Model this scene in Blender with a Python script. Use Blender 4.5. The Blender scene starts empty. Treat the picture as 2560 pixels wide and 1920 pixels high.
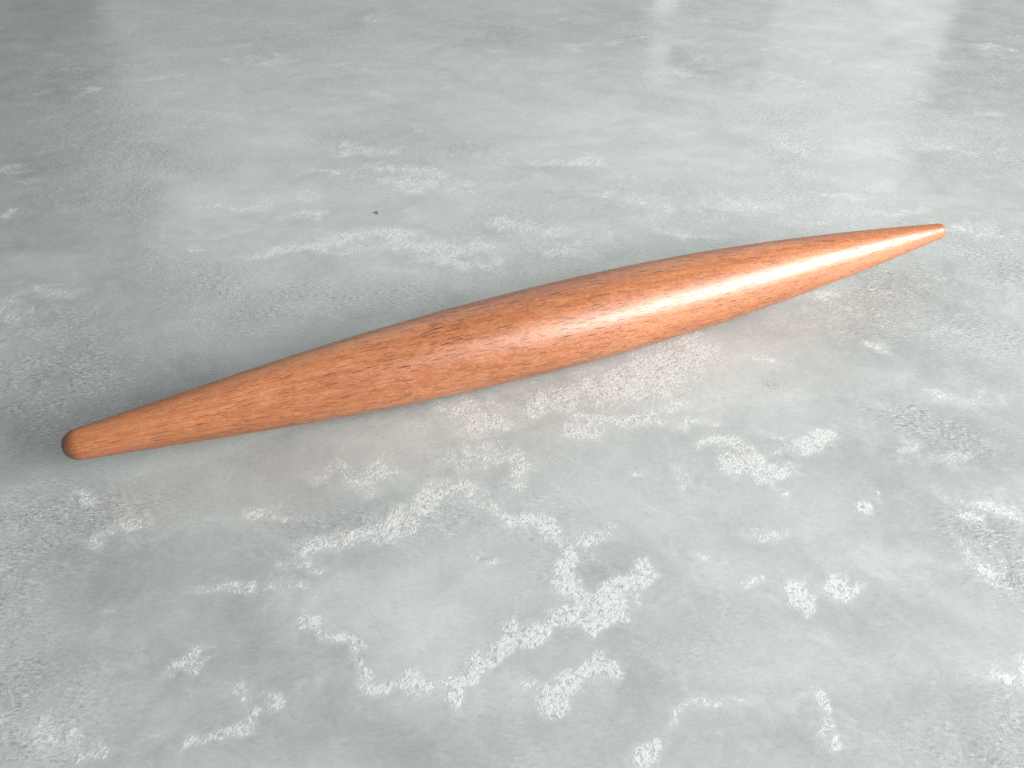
import bpy, math
import numpy as np
from mathutils import Vector, Matrix

# ------------------------------------------------------------------ camera, world, lamps, exposure
scene = bpy.context.scene
PITCH = math.radians(42.0)          # camera looks down by this much
CAM_H = 0.2687                      # metres above the worktop
FPX = 1920.0                        # focal length in photo pixels (photo is 2560 x 1920)

cam_data = bpy.data.cameras.new("camera")
cam_data.sensor_width = 36.0
cam_data.lens = 36.0 * FPX / 2560.0
cam_data.clip_start = 0.01
cam_data.clip_end = 100.0
cam = bpy.data.objects.new("camera", cam_data)
cam.location = (0, 0, CAM_H)
cam.rotation_euler = (math.pi / 2 - PITCH, 0, 0)
scene.collection.objects.link(cam)
scene.camera = cam

world = bpy.data.worlds.new("World")
scene.world = world
world.use_nodes = True
bg = world.node_tree.nodes["Background"]
bg.inputs[0].default_value = (0.95, 1.0, 0.99, 1)
bg.inputs[1].default_value = 0.215

scene.view_settings.view_transform = 'Standard'
scene.view_settings.look = 'None'
scene.view_settings.exposure = 0.0
scene.view_settings.gamma = 1.0
scene.view_settings.use_curve_mapping = False
scene.cycles.use_denoising = False
scene.cycles.max_bounces = 8
scene.cycles.sample_clamp_indirect = 1.5


def area_lamp(name, centre, aim, w, h, radiance, colour, spread=None):
    ld = bpy.data.lights.new(name, 'AREA')
    ld.shape = 'RECTANGLE'
    ld.size, ld.size_y = w, h
    ld.energy = radiance * math.pi * w * h
    ld.color = colour
    o = bpy.data.objects.new(name, ld)
    o.location = centre
    o.rotation_euler = (Vector(aim) - Vector(centre)).to_track_quat('-Z', 'Y').to_euler()
    scene.collection.objects.link(o)
    if spread: ld.spread = math.radians(spread)
    return o


# window to the right of the worktop: the long highlight on the pin
area_lamp("window_light_right", (1.42, -0.14, 0.60), (0.10, 0.30, 0.02), 1.45, 0.52, 25.0, (1.0, 0.98, 0.96))

# bright window wall on the far side, mirrored in the polished worktop
FAR = 2.4
def far_pane(name, x0, x1, z0, z1, radiance, colour=(0.97, 1.0, 0.99)):
    c = ((x0 + x1) / 2, FAR, (z0 + z1) / 2)
    area_lamp(name, c, (c[0], 0, c[2]), x1 - x0, z1 - z0, radiance, colour)

far_pane("window_light_far_upper", -1.25, 1.295, 0.64, 2.6, 0.95)
far_pane("window_light_far_left", -1.20, 0.395, 0.20, 0.60, 0.42)
far_pane("window_light_far_bar", 0.410, 0.482, 0.20, 0.61, 1.2)
far_pane("window_light_far_mid", 0.50, 0.755, 0.20, 0.57, 0.60)
far_pane("window_light_far_right", 0.76, 1.295, 0.20, 0.63, 0.85)
# added soft fill, high at the front right, standing for no actual lamp
area_lamp("fill_light_added", (0.90, -0.45, 0.95), (0.10, 0.28, 0), 0.7, 0.7, 3.6, (0.98, 1.0, 0.99))

# ------------------------------------------------------------------ helpers
def px2table(x, y, z=0.0):
    """photo pixel (2560 x 1920) -> point on the worktop"""
    s, c = math.sin(PITCH), math.cos(PITCH)
    a, b = (x - 1280.0) / FPX, (y - 960.0) / FPX
    d = (a, c - b * s, -s - b * c)
    t = (z - CAM_H) / d[2]
    return d[0] * t, d[1] * t


class G:
    """tiny node-graph helper"""
    def __init__(self, name):
        self.m = bpy.data.materials.new(name)
        self.m.use_nodes = True
        self.t = self.m.node_tree
        self.n = self.t.nodes
        self.bsdf = self.n["Principled BSDF"]

    def link(self, a, b):
        self.t.links.new(a, b)

    def put(self, sock, v):
        if isinstance(v, bpy.types.NodeSocket):
            self.link(v, sock)
        elif v is not None:
            sock.default_value = v

    def math(self, op, a, b=None, c=None, clamp=False):
        n = self.n.new("ShaderNodeMath"); n.operation = op; n.use_clamp = clamp
        self.put(n.inputs[0], a); self.put(n.inputs[1], b); self.put(n.inputs[2], c)
        return n.outputs[0]

    def noise(self, vec, scale, detail=4, rough=0.5, dist=0.0, dims='3D'):
        n = self.n.new("ShaderNodeTexNoise"); n.noise_dimensions = dims
        self.put(n.inputs["Vector"], vec)
        n.inputs["Scale"].default_value = scale
        n.inputs["Detail"].default_value = detail
        n.inputs["Roughness"].default_value = rough
        n.inputs["Distortion"].default_value = dist
        return n.outputs[0]

    def step(self, v, a, b, lo=0.0, hi=1.0):
        n = self.n.new("ShaderNodeMapRange"); n.interpolation_type = 'SMOOTHSTEP'
        self.put(n.inputs[0], v)
        n.inputs[1].default_value, n.inputs[2].default_value = a, b
        n.inputs[3].default_value, n.inputs[4].default_value = lo, hi
        return n.outputs[0]

    def mix(self, f, a, b):
        n = self.n.new("ShaderNodeMix"); n.data_type = 'RGBA'
        self.put(n.inputs[0], f)
        self.put(n.inputs[6], a if isinstance(a, bpy.types.NodeSocket) else (*a, 1))
        self.put(n.inputs[7], b if isinstance(b, bpy.types.NodeSocket) else (*b, 1))
        return n.outputs[2]

    def mapping(self, vec, scale=(1, 1, 1), rot=(0, 0, 0), loc=(0, 0, 0)):
        n = self.n.new("ShaderNodeMapping")
        self.put(n.inputs[0], vec)
        n.inputs[1].default_value = loc; n.inputs[2].default_value = rot; n.inputs[3].default_value = scale
        return n.outputs[0]

    def bump(self, h, dist, strength=1.0, normal=None):
        n = self.n.new("ShaderNodeBump")
        n.inputs["Strength"].default_value = strength
        n.inputs["Distance"].default_value = dist
        self.put(n.inputs["Height"], h)
        if normal is not None: self.link(normal, n.inputs["Normal"])
        return n.outputs[0]


# ------------------------------------------------------------------ worktop
# Marks of the concrete-look print, traced as strokes: (points in 2212-wide photo view, rx, ry, strength).
V = 2560.0 / 2212.0
CRUST = [   # pale crusty mineral veins
    ([(640,1350),(720,1400),(770,1440),(795,1480)], 20, 15, .75),
    ([(795,1478),(850,1470),(900,1465),(950,1465),(1000,1455)], 22, 14, .85),
    ([(945,1480),(940,1505)], 16, 14, .9), ([(805,1490),(880,1492)], 16, 10, .7),
    ([(1000,1455),(1060,1415),(1110,1385),(1160,1362),(1210,1335),(1250,1320)], 26, 16, 1.0),
    ([(1090,1400),(1020,1420)], 18, 14, .7),
    ([(1230,1325),(1290,1310),(1345,1280),(1385,1255)], 34, 24, 1.05),
    ([(1250,1350),(1320,1345)], 30, 10, .9), ([(1390,1240),(1410,1270)], 14, 16, .9),
    ([(1222,1290),(1215,1250),(1210,1215),(1190,1180),(1180,1145)], 17, 14, .95),
    ([(1180,1145),(1140,1110),(1100,1095)], 24, 14, .8), ([(1190,1150),(1250,1165),(1300,1145)], 40, 14, .55),
    ([(680,1190),(740,1165),(800,1140),(860,1115)], 34, 18, .62),
    ([(860,1120),(900,1090),(950,1060),(1000,1050)], 42, 20, .66),
    ([(1000,1070),(1080,1090)], 40, 16, .5), ([(740,1010),(800,1030),(850,1000)], 34, 24, .45),
    ([(960,1000),(1040,1000),(1100,985)], 46, 16, .45), ([(1110,980),(1130,1010),(1110,1040)], 22, 16, .6),
    ([(1205,1510),(1225,1470)], 22, 20, 1.0), ([(1240,1480),(1290,1440),(1305,1430)], 22, 18, 1.0),
    ([(1225,1515),(1260,1490)], 20, 14, .9), ([(1150,1490),(1175,1485)], 18, 12, .6),
    ([(1700,1275),(1725,1285)], 24, 18, 1.05), ([(1735,1262),(1715,1300)], 10, 10, .8),
    ([(1800,1280),(1830,1270)], 26, 18, 1.0), ([(1815,1300),(1850,1262)], 10, 8, .8),
    ([(1500,1545),(1540,1560)], 26, 14, .95), ([(1735,1480),(1745,1520)], 16, 20, .75),
    ([(1760,1540),(1780,1570)], 14, 16, .5), ([(1440,1625),(1450,1655)], 22, 16, .8),
    ([(1530,962),(1580,970),(1610,985)], 20, 10, .95), ([(1590,1015),(1640,1010),(1665,1020)], 28, 14, 1.05),
    ([(1640,1030),(1655,1040)], 14, 8, .9), ([(1720,985),(1750,965),(1775,940)], 26, 12, .95),
    ([(1490,915),(1540,930)], 18, 8, .6), ([(1640,935),(1690,940)], 18, 6, .55), ([(1620,1130),(1690,1150)], 34, 16, .5),
    ([(1500,1190),(1540,1200)], 26, 10, .45), ([(1590,1250),(1620,1235)], 14, 6, .5),
    ([(1870,1088),(1880,1092)], 10, 6, .7), ([(1905,1070),(1915,1075)], 9, 6, .6),
    ([(1180,880),(1260,850),(1330,820)], 50, 24, .75), ([(1340,840),(1420,810),(1490,770)], 60, 30, .85),
    ([(1280,900),(1350,905),(1430,890)], 40, 10, .75), ([(1230,930),(1280,925)], 34, 10, .7),
    ([(960,900),(1020,890),(1060,915)], 50, 24, .62), ([(1000,940),(1060,965)], 34, 16, .5),
    ([(1480,745),(1515,735)], 24, 10, .8), ([(1380,1010),(1395,1020)], 14, 10, .55), ([(1470,1010),(1500,1030)], 24, 10, .5),
    ([(1880,742),(1905,752)], 24, 9, .75), ([(1620,780),(1650,790)], 22, 8, .65),
    ([(560,548),(640,540),(700,528),(745,508)], 26, 8, .75), ([(745,505),(800,500),(860,508)], 34, 9, .85),
    ([(880,520),(940,530),(1000,530)], 44, 14, .7), ([(930,550),(1000,565),(1050,570)], 40, 13, .8),
    ([(1010,520),(1070,530)], 34, 12, .55), ([(430,452),(510,452),(560,448)], 22, 5, .65), ([(560,448),(600,432)], 22, 5, .55),
    ([(640,466),(680,462)], 18, 6, .9), ([(645,428),(675,424)], 16, 5, .85), ([(770,318),(830,320)], 34, 7, .5),
    ([(820,360),(900,372),(950,382)], 34, 10, .6), ([(860,395),(910,400)], 40, 10, .7), ([(960,400),(1040,408)], 40, 9, .5),
    ([(735,310),(738,325)], 5, 6, .9), ([(690,370),(720,372)], 26, 5, .7), ([(425,530),(432,531)], 6, 3, .9),
    ([(300,168),(370,166)], 24, 4, .6), ([(510,100),(516,101)], 9, 3, .8), ([(25,458),(32,458)], 9, 4, .9),
    ([(370,1455),(400,1440),(425,1415)], 16, 8, .75), ([(380,1462),(410,1455)], 14, 6, .6), ([(430,1590),(450,1600)], 16, 14, .6),
    ([(480,1590),(530,1580),(560,1555)], 26, 10, .65), ([(540,1530),(520,1510)], 24, 12, .5),
    ([(350,1600),(390,1605)], 26, 10, .45), ([(140,1605),(170,1625)], 30, 12, .5), ([(200,1650),(240,1640)], 30, 12, .45),
    ([(440,1260),(500,1265),(520,1250)], 26, 10, .6), ([(600,1225),(660,1220),(690,1240)], 28, 12, .55),
    ([(590,1260),(640,1290)], 28, 14, .5), ([(630,1350),(680,1335)], 24, 10, .6), ([(560,1090),(640,1105)], 26, 12, .55),
    ([(230,1160),(300,1130)], 40, 16, .5), ([(160,1080),(190,1085)], 26, 10, .6),
    ([(2120,1430),(2150,1440)], 20, 14, .7), ([(2190,1425),(2210,1440)], 20, 16, .8), ([(2080,1090),(2160,1120),(2200,1140)], 22, 8, .55),
    ([(2090,1130),(2110,1140)], 18, 12, .6), ([(2020,840),(2080,850)], 40, 14, .4), ([(2100,1210),(2150,1240)], 40, 26, .5),
    ([(1180,350),(1280,345)], 60, 8, .45), ([(1320,415),(1390,425),(1450,445)], 50, 10, .45), ([(1680,310),(1730,330)], 36, 12, .5),
    ([(1560,430),(1620,445)], 60, 12, .4), ([(1890,455),(1970,450)], 40, 5, .55), ([(1800,420),(1850,424)], 30, 4, .5),
    ([(1190,355),(1250,352)], 40, 5, .6), ([(1090,480),(1180,500)], 60, 14, .45), ([(1210,540),(1290,520)], 50, 14, .45),
    ([(1020,1198),(1085,1200)], 10, 4, .6), ([(1015,1215),(1075,1222)], 12, 4, .7),
]
ROUGH = [   # open, gritty patches with darker specks
    ([(90,790),(160,830),(110,880)], 110, 70, .8), ([(230,850),(260,880)], 60, 40, .5), ([(60,700),(150,740)], 90, 40, .5),
    ([(60,1120),(160,1110)], 120, 50, .8), ([(40,1220),(20,1300)], 80, 80, .8), ([(120,1190),(60,1260)], 60, 50, .6),
    ([(680,640),(780,650),(880,640)], 90, 26, .6), ([(540,690),(640,660)], 80, 18, .45), ([(470,600),(560,640)], 70, 26, .35),
    ([(1900,620),(1950,600)], 70, 26, .9), ([(1830,650),(1900,690)], 90, 24, .5), ([(1960,900),(2060,940)], 60, 26, 1.0),
    ([(2130,1180),(2190,1230)], 60, 60, .9), ([(2130,560),(2180,600)], 80, 40, .6), ([(2080,500),(2190,520)], 80, 30, .5),
    ([(2090,700),(2180,740)], 90, 50, .5), ([(1700,300),(1720,350)], 60, 30, .6), ([(1680,250),(1980,230)], 120, 26, .4),
    ([(2040,280),(2180,330)], 120, 50, .6), ([(1060,65),(1110,70)], 50, 12, .75), ([(800,380),(880,365)], 90, 26, .55),
    ([(900,350),(1000,330)], 90, 20, .35), ([(600,80),(420,80)], 160, 26, .5), ([(120,180),(160,300)], 120, 60, .5),
    ([(250,280),(170,400)], 120, 50, .45), ([(300,130),(450,160)], 120, 20, .3), ([(760,1120),(900,1110)], 110, 30, .55),
    ([(1040,1205),(1070,1206)], 16, 5, 1.2), ([(1655,828),(1665,826)], 16, 8, .8), ([(1400,420),(1500,460)], 160, 26, .35),
    ([(1250,640),(1150,560)], 60, 30, .35), ([(1000,1430),(1230,1330)], 30, 12, .5), ([(1160,470),(1060,480)], 60, 18, .5),
    ([(60,950),(120,960)], 80, 30, .4), ([(60,1500),(60,1620)], 90, 60, .35), ([(2190,1560),(2150,1640)], 60, 40, .4),
    ([(2140,60),(2210,75)], 50, 4, 1.0), ([(2140,170),(2200,150)], 60, 20, .4), ([(1480,40),(1560,60)], 90, 14, .3),
    ([(1180,860),(1380,850)], 120, 30, .4), ([(1640,1010),(1740,970)], 40, 14, .4), ([(780,1140),(690,1180)], 40, 16, .5),
    ([(740,300),(800,335)], 50, 14, .5),
]
PALE = [    # smooth cloudy areas
    ([(950,1300),(1050,1280),(850,1330)], 190, 100, .9), ([(1500,860),(1650,770)], 130, 50, .6), ([(930,940),(820,960)], 100, 40, .5),
    ([(1600,1350),(1700,1150)], 200, 130, .35), ([(1650,370),(1800,420)], 180, 50, .5), ([(1300,250),(1500,260)], 220, 40, .5),
    ([(1050,620),(1250,580)], 120, 26, .35), ([(700,430),(980,455)], 150, 26, .3), ([(1390,1120),(1480,1060)], 100, 60, .4),
    ([(620,620),(500,560)], 130, 26, .25), ([(1950,780),(1900,830)], 110, 50, .3), ([(1000,150),(1200,180)], 200, 40, .3),
]
SHADE = [   # denser, slightly darker smooth print
    ([(1330,1250),(1290,1250)], 50, 22, .8), ([(1100,1440),(1150,1410)], 60, 26, .6), ([(820,290),(1000,290)], 110, 26, .5),
    ([(1560,1020),(1700,1020)], 40, 14, .4), ([(800,1080),(650,1120)], 60, 30, .4), ([(1440,1180),(1330,1200)], 40, 20, .3),
    ([(2000,1500),(2100,1600)], 120, 80, .4), ([(500,1400),(300,1300)], 200, 100, .5), ([(1000,1600),(700,1600)], 250, 60, .45),
    ([(1330,1400),(1450,1480)], 100, 50, .4), ([(1130,60),(1300,40)], 140, 30, .35),
]


def stroke_field(X, Y, strokes):
    out = np.zeros_like(X)
    for pts, rx, ry, st in strokes:
        # resample the polyline in photo pixels, carry each dab to the table as an ellipse in metres
        P = []
        for (ax, ay), (bx, by) in zip(pts[:-1], pts[1:]):
            k = max(2, int(math.hypot((bx - ax) / rx, (by - ay) / ry) / 0.7) + 1)
            for i in range(k):
                P.append((ax + (bx - ax) * i / k, ay + (by - ay) * i / k))
        P.append(pts[-1])
        fld = np.zeros_like(X)
        for (vx, vy) in P:
            cx, cy = px2table(vx * V, vy * V)
            ex = px2table((vx + rx) * V, vy * V)[0] - cx
            ey = cy - px2table(vx * V, (vy + ry) * V)[1]
            q = ((X - cx) / ex) ** 2 + ((Y - cy) / ey) ** 2
            np.maximum(fld, np.exp(-q * 0.52), out=fld)
        np.maximum(out, fld * (st + 0.10 if strokes is CRUST and st < 0.72 else st), out=out)
    return out


def fractal(X, Y, freq, octaves, seed):
    """smooth value noise in -1..1"""
    out = np.zeros_like(X); amp = 0.6; tot = 0.0
    for o in range(octaves):
        rng = np.random.RandomState(seed * 17 + o)
        lat = rng.uniform(-1, 1, (256, 256))
        u, v = X * freq + 100.0, Y * freq + 100.0
        iu, iv = np.floor(u).astype(int), np.floor(v).astype(int)
        fu, fv = u - iu, v - iv
        fu = fu * fu * (3 - 2 * fu); fv = fv * fv * (3 - 2 * fv)
        q = lambda i, j: lat[i % 256, j % 256]
        out += amp * ((q(iu, iv) * (1 - fu) + q(iu + 1, iv) * fu) * (1 - fv) + (q(iu, iv + 1) * (1 - fu) + q(iu + 1, iv + 1) * fu) * fv)
        tot += amp; amp *= 0.55; freq *= 2.0
    return out / tot * 1.4


def build_worktop():
    def axis(a0, a1, b0, b1, fine, coarse):
        mid = np.arange(a0, a1 + 1e-6, fine)
        lo = np.arange(b0, a0 - coarse * .5, coarse)
        hi = np.arange(a1 + coarse, b1 + 1e-6, coarse)
        return np.concatenate([lo, mid, hi])
    xs = axis(-0.62, 0.62, -1.3, 1.3, 0.0022, 0.04)
    ys = axis(0.09, 0.98, -0.25, 1.7, 0.0022, 0.04)
    nx, ny = len(xs), len(ys)
    X, Y = np.meshgrid(xs, ys)
    WX = X + 0.0075 * fractal(X, Y, 28, 5, 1) + 0.004 * fractal(X, Y, 130, 2, 3)
    WY = Y + 0.0075 * fractal(X, Y, 28, 5, 2) + 0.004 * fractal(X, Y, 130, 2, 4)
    crust = stroke_field(WX, WY, CRUST)
    rough = stroke_field(WX, WY, ROUGH) * 1.15
    pale = stroke_field(WX, WY, PALE)
    shade = stroke_field(WX, WY, SHADE)
    top = np.stack([X.ravel(), Y.ravel(), np.zeros(nx * ny)], 1)
    idx = np.arange(nx * ny).reshape(ny, nx)
    quads = np.stack([idx[:-1, :-1], idx[:-1, 1:], idx[1:, 1:], idx[1:, :-1]], -1).reshape(-1, 4)
    # slab sides and underside
    T = 0.03
    ring = np.concatenate([idx[0, :], idx[1:, -1], idx[-1, -2::-1], idx[-2:0:-1, 0]])
    low = top[ring].copy(); low[:, 2] = -T
    base = len(top)
    n = len(ring)
    r0 = np.arange(n); r1 = (r0 + 1) % n
    side = np.stack([ring[r0], base + r0, base + r1, ring[r1]], 1)
    verts = np.concatenate([top, low])
    faces = quads.tolist() + side.tolist() + [list(range(base + n - 1, base - 1, -1))]
    me = bpy.data.meshes.new("worktop")
    me.from_pydata(verts.tolist(), [], faces)
    at = me.color_attributes.new("marks", 'FLOAT_COLOR', 'POINT')
    col = np.zeros((len(verts), 4), np.float32)
    col[:nx * ny, 0] = crust.ravel(); col[:nx * ny, 1] = rough.ravel()
    col[:nx * ny, 2] = pale.ravel(); col[:nx * ny, 3] = shade.ravel()
    at.data.foreach_set("color", col.ravel())
    me.update()
    o = bpy.data.objects.new("worktop", me)
    scene.collection.objects.link(o)
    o["kind"] = "structure"
    o["label"] = "polished grey concrete-look worktop with pale crusty veins"
    return o


def worktop_material():
    g = G("worktop_print")
    tc = g.n.new("ShaderNodeTexCoord").outputs["Object"]
    at = g.n.new("ShaderNodeVertexColor"); at.layer_name = "marks"
    sep = g.n.new("ShaderNodeSeparateColor"); g.link(at.outputs[0], sep.inputs[0])
    R, Gm, B, A = sep.outputs[0], sep.outputs[1], sep.outputs[2], at.outputs[1]

    sub = lambda n, k: g.math('MULTIPLY', g.math('SUBTRACT', n, 0.5), k)
    # slanting brush direction of the print
    sl = g.mapping(tc, (1.0, 1.5, 1.0), (0, 0, math.radians(-30)))
    cloud = g.noise(tc, 5.0, 3, 0.6, 0.4)
    mid = g.noise(sl, 17.0, 6, 0.66, 0.5)
    clump = g.noise(tc, 75.0, 4, 0.72, 0.7)
    fine = g.noise(g.mapping(tc, (1.0, 1.35, 1.0), (0, 0, math.radians(35))), 430.0, 2.0, 0.6, 0.9)
    hatch = g.noise(g.mapping(tc, (1.0, 2.6, 1.0), (0, 0, math.radians(32))), 330.0, 2, 0.65, 0.5)

    # base tones
    tone = g.math('ADD', sub(cloud, 0.9), sub(mid, 1.3))
    tone = g.math('ADD', tone, sub(clump, 0.5))
    tone = g.math('ADD', tone, g.math('MULTIPLY', B, 0.42))
    tone = g.math('SUBTRACT', tone, g.math('MULTIPLY', A, 0.36))
    tone = g.math('ADD', tone, 0.5, clamp=True)
    base = g.mix(tone, (0.300, 0.325, 0.318), (0.535, 0.575, 0.563))
    hue = g.step(g.noise(tc, 10.0, 3, 0.6), 0.42, 0.64)
    base = g.mix(g.math('MULTIPLY', hue, 0.25), base, (0.445, 0.440, 0.432))

    # gritty patches: traced ones plus a scatter everywhere
    scat = g.step(g.math('ADD', g.noise(tc, 6.5, 3, 0.6, 0.3), sub(clump, 0.25)), 0.50, 0.72)
    gr = g.math('ADD', Gm, g.math('MULTIPLY', scat, 0.5), clamp=True)
    gz = g.math('ADD', g.math('MULTIPLY', gr, g.step(clump, 0.30, 0.62)), 0.14, clamp=True)
    base = g.mix(g.math('MULTIPLY', gr, 0.16), base, (0.30, 0.30, 0.295))
    base = g.mix(g.math('MULTIPLY', g.math('MULTIPLY', g.step(hatch, 0.49, 0.32), gz), 0.70), base, (0.16, 0.165, 0.16))
    base = g.mix(g.math('MULTIPLY', g.math('MULTIPLY', g.step(hatch, 0.53, 0.70), gz), 0.62), base, (0.70, 0.72, 0.71))

    # crusty veins: traced ones plus faint ones everywhere
    amb = g.math('MULTIPLY', g.step(g.noise(sl, 13.0, 4, 0.65, 0.7), 0.50, 0.72), 0.58)
    amb = g.math('MULTIPLY', amb, g.step(B, 0.45, 0.05))
    cr = g.math('MAXIMUM', R, amb)
    e0 = g.math('ADD', cr, sub(clump, 1.5))
    wash = g.math('MULTIPLY', g.step(e0, 0.0, 0.95), 0.58)
    crust = g.step(g.math('ADD', g.math('MINIMUM', e0, 0.72), sub(fine, 1.8)), 0.38, 0.98)
    crust = g.math('MULTIPLY', crust, g.step(cr, 0.10, 0.50))
    gap = g.math('MULTIPLY', g.step(fine, 0.45, 0.30), g.step(e0, 0.35, 0.8))
    base = g.mix(wash, base, (0.60, 0.63, 0.62))
    base = g.mix(g.math('MULTIPLY', gap, 0.60), base, (0.30, 0.31, 0.305))
    base = g.mix(g.math('MULTIPLY', crust, g.step(clump, 0.25, 0.7, 0.42, 0.82)), base, (0.68, 0.705, 0.695))

    g.link(base, g.bsdf.inputs["Base Color"])
    rr = g.math('ADD', 0.14, g.math('MULTIPLY', g.math('MAXIMUM', crust, gr), 0.14))
    rr = g.math('ADD', rr, sub(mid, 0.10))
    g.link(rr, g.bsdf.inputs["Roughness"])
    g.bsdf.inputs["Specular IOR Level"].default_value = 0.5
    h = g.math('ADD', g.math('MULTIPLY', crust, 0.3), g.math('MULTIPLY', gz, hatch))
    g.link(g.bump(h, 0.0006, 0.6), g.bsdf.inputs["Normal"])
    return g.m


worktop = build_worktop()
worktop.data.materials.append(worktop_material())

# ------------------------------------------------------------------ rolling pin
PIN_R = 0.0226
ax0 = Vector((*px2table(156, 1121, PIN_R), PIN_R))
ax1 = Vector((*px2table(2351, 577, PIN_R), PIN_R))
L = (ax1 - ax0).length
PROFILE = [(0.017, .00735), (0.065, .00965), (0.105, .0117), (0.168, .0148), (0.227, .0174), (0.30, .0199), (0.374, .0216),
           (0.453, .0225), (0.515, .0226), (0.573, .0223), (0.664, .0207), (0.762, .0173), (0.866, .0124), (0.93, .0089),
           (0.97, .0064), (0.992, .0050)]


def smooth_profile():
    t = np.array([p[0] for p in PROFILE]); r = np.array([p[1] for p in PROFILE])
    s = np.linspace(t[0], t[-1], 420)
    v = np.interp(s, t, r)
    k = np.hanning(45); k /= k.sum()
    vp = np.concatenate([2 * v[0] - v[22:0:-1], v, 2 * v[-1] - v[-2:-24:-1]])
    v = np.convolve(vp, k, 'valid')
    xs = s * L
    out = []
    # rounded left end (about a half ball, a little blunt)
    r0 = v[0]; x0 = xs[0]
    for i in range(22):
        a = math.pi / 2 * i / 22
        out.append((x0 - x0 * math.cos(a), r0 * math.sin(a) ** 0.85))
    out += list(zip(xs, v))
    # right end: small rounded shoulder and a flat end face
    r1 = v[-1]; x1 = xs[-1]; e = L - x1
    for i in range(1, 13):
        a = math.pi / 2 * i / 12
        out.append((x1 + e * math.sin(a), r1 - 0.0011 * (1 - math.cos(a))))
    out.append((L, 0.0))
    return out


def build_pin():
    prof = smooth_profile()
    S = 160
    verts, faces, uv = [], [], []
    x_mid = L * 0.5
    for (x, r) in prof:
        for j in range(S):
            a = 2 * math.pi * j / S
            verts.append((x - x_mid, r * math.cos(a), r * math.sin(a) + PIN_R))
    n = len(prof)
    for i in range(n - 1):
        for j in range(S):
            k = (j + 1) % S
            faces.append((i * S + j, i * S + k, (i + 1) * S + k, (i + 1) * S + j))
            u0, u1 = prof[i][0], prof[i + 1][0]
            # seam is turned to the underside (angle -90 deg)
            def vv(jj):
                a = 2 * math.pi * jj / S + math.pi / 2
                if jj >= S * 0.75: a -= 2 * math.pi
                return a * PIN_R
            v0 = vv(j)
            v1 = v0 + 2 * math.pi / S * PIN_R
            uv += [u0, v0, u0, v1, u1, v1, u1, v0]
    me = bpy.data.meshes.new("rolling_pin")
    me.from_pydata(verts, [], faces)
    me.uv_layers.new(name="grain").data.foreach_set("uv", uv)
    me.validate()
    me.polygons.foreach_set("use_smooth", [True] * len(me.polygons))
    me.update()
    o = bpy.data.objects.new("rolling_pin", me)
    scene.collection.objects.link(o)
    d = ax1 - ax0
    o.location = ((ax0.x + ax1.x) / 2, (ax0.y + ax1.y) / 2, 0.0)
    o.rotation_euler = (0, 0, math.atan2(d.y, d.x))
    o["label"] = "tapered one-piece wooden rolling pin of orange-brown beech lying on the grey worktop"
    o["category"] = "rolling pin"
    return o


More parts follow.
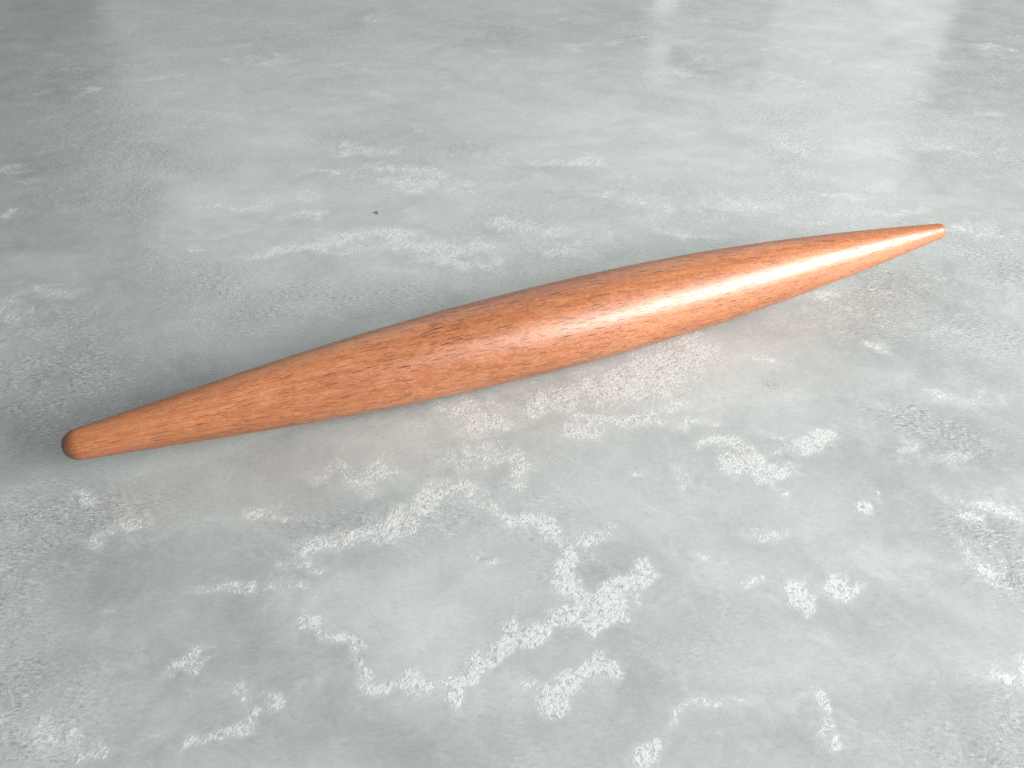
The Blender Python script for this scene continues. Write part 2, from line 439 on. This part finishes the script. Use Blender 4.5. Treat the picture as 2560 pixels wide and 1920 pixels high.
def wood_material():
    g = G("oiled_beech")
    uvn = g.n.new("ShaderNodeUVMap"); uvn.uv_map = "grain"
    uv = uvn.outputs[0]
    ob = g.n.new("ShaderNodeTexCoord").outputs["Object"]
    rot = g.mapping(uv, (1, 1, 1), (0, 0, math.radians(-5)))         # grain runs a little off the axis
    # broad figure
    fig = g.noise(g.mapping(ob, (3.0, 22, 22)), 1.6, 5, 0.55, 0.6)
    streak = g.noise(g.mapping(rot, (28, 520, 1)), 1.0, 4, 0.6, 0.2, '2D')
    mott = g.noise(g.mapping(rot, (110, 240, 1)), 1.0, 5, 0.65, 0.3, '2D')
    tone = g.math('ADD', g.math('MULTIPLY', fig, 0.55), g.math('MULTIPLY', streak, 0.25))
    tone = g.math('ADD', tone, g.math('MULTIPLY', mott, 0.30))
    tone = g.step(tone, 0.36, 0.76)
    col = g.mix(tone, (0.33, 0.100, 0.034), (0.60, 0.240, 0.102))
    tiny = g.noise(g.mapping(rot, (420, 1300, 1)), 1.0, 2, 0.6, 0.3, '2D')
    col = g.mix(g.step(tiny, 0.55, 0.75, 0.0, 0.45), col, (0.63, 0.28, 0.14))
    col = g.mix(g.step(tiny, 0.45, 0.28, 0.0, 0.50), col, (0.25, 0.075, 0.026))
    # short dark pores: stretched cells, one dash in some of them
    def dashes(cu, cv, keep, size, off):
        n = g.n.new("ShaderNodeTexVoronoi"); n.voronoi_dimensions = '2D'
        wob = g.mapping(rot, (cu, cv, 1), (0, 0, 0), (off, off * 1.7, 0))
        sx = g.n.new("ShaderNodeSeparateXYZ"); g.link(wob, sx.inputs[0])
        cx = g.n.new("ShaderNodeCombineXYZ")      # stagger the rows so the dashes never line up in columns
        g.link(g.math('MULTIPLY_ADD', sx.outputs[1], 0.382, sx.outputs[0]), cx.inputs[0])
        g.link(sx.outputs[1], cx.inputs[1])
        g.link(cx.outputs[0], n.inputs["Vector"]); n.inputs["Scale"].default_value = 1.0
        s = g.n.new("ShaderNodeSeparateColor"); g.link(n.outputs["Color"], s.inputs[0])
        lim = g.math('MULTIPLY', g.step(s.outputs[0], keep, 1.0, 0.0, 1.0), size)
        d = g.math('SUBTRACT', lim, n.outputs["Distance"])
        return g.step(d, 0.0, 0.04)
    d1 = dashes(100, 1300, 0.48, 0.34, 0.0)
    d2 = g.step(g.noise(g.mapping(rot, (135, 2000, 1), (0, 0, 0), (3, 5, 0)), 1.0, 1.5, 0.5, 0.0, '2D'), 0.65, 0.73)
    zone = g.step(g.noise(g.mapping(rot, (14, 60, 1)), 1.0, 3, 0.5, 0.0, '2D'), 0.36, 0.60)
    dash = g.math('MULTIPLY', g.math('MAXIMUM', d1, g.math('MULTIPLY', d2, 0.55)), g.math('ADD', g.math('MULTIPLY', zone, 0.5), 0.5))
    # ray flecks: broader brown lozenges on the flank
    fl = g.step(g.noise(g.mapping(rot, (120, 300, 1), (0, 0, .5)), 1.0, 3, 0.6, 0.4, '2D'), 0.58, 0.70)
    flz = g.step(g.noise(g.mapping(ob, (9, 40, 40), (0, 0, 0), (4, 2, 1)), 1.0, 2, 0.5), 0.46, 0.60)
    col = g.mix(g.math('MULTIPLY', g.math('MULTIPLY', fl, flz), 0.62), col, (0.235, 0.068, 0.020))
    col = g.mix(g.math('MULTIPLY', dash, 0.95), col, (0.075, 0.020, 0.008))
    # end grain soaks up more oil
    su = g.n.new("ShaderNodeSeparateXYZ"); g.link(uv, su.inputs[0])
    endg = g.math('MAXIMUM', g.step(su.outputs[0], 0.012, 0.001), g.step(su.outputs[0], L - 0.0022, L - 0.0008))
    col = g.mix(g.math('MULTIPLY', endg, 0.5), col, (0.12, 0.038, 0.014))
    g.link(col, g.bsdf.inputs["Base Color"])
    rg = g.math('ADD', 0.39, g.math('MULTIPLY', g.math('SUBTRACT', mott, 0.5), 0.22))
    g.link(rg, g.bsdf.inputs["Roughness"])
    g.bsdf.inputs["Specular IOR Level"].default_value = 0.9
    # turning marks round the pin, fibre, sunken pores
    ringn = g.noise(g.mapping(uv, (1500, 60, 1)), 1.0, 2, 0.5, 0.0, '2D')
    fibre = g.noise(g.mapping(rot, (160, 1500, 1)), 1.0, 4, 0.6, 0.0, '2D')
    h = g.math('ADD', g.math('MULTIPLY', ringn, 0.28), g.math('MULTIPLY', fibre, 0.5))
    h = g.math('ADD', h, g.math('MULTIPLY', mott, 0.8))
    h = g.math('SUBTRACT', h, g.math('MULTIPLY', dash, 0.9))
    g.link(g.bump(h, 0.00009, 0.6), g.bsdf.inputs["Normal"])
    return g.m


pin = build_pin()
pin.data.materials.append(wood_material())


# ------------------------------------------------------------------ crumb
def build_crumb():
    import bmesh
    bm = bmesh.new()
    bmesh.ops.create_icosphere(bm, subdivisions=2, radius=1.0)
    rng = np.random.RandomState(5)
    for v in bm.verts:
        k = 1.0 + rng.uniform(-0.22, 0.22)
        v.co = Vector((v.co.x * 0.0015 * k, v.co.y * 0.0010 * k, v.co.z * 0.0008 * k + 0.00075))
    me = bpy.data.meshes.new("crumb"); bm.to_mesh(me); bm.free()
    o = bpy.data.objects.new("crumb", me)
    scene.collection.objects.link(o)
    x, y = px2table(943, 533)
    o.location = (x, y, 0); o.rotation_euler = (0, 0, -0.6)
    o["label"] = "tiny dark brown crumb on the worktop behind the rolling pin"
    o["category"] = "crumb"
    g = G("dry_crumb")
    t = g.noise(g.n.new("ShaderNodeTexCoord").outputs["Object"], 900.0, 3, 0.6)
    g.link(g.mix(t, (0.16, 0.14, 0.12), (0.30, 0.27, 0.24)), g.bsdf.inputs["Base Color"])
    g.bsdf.inputs["Roughness"].default_value = 0.8
    me.materials.append(g.m)
    return o


build_crumb()
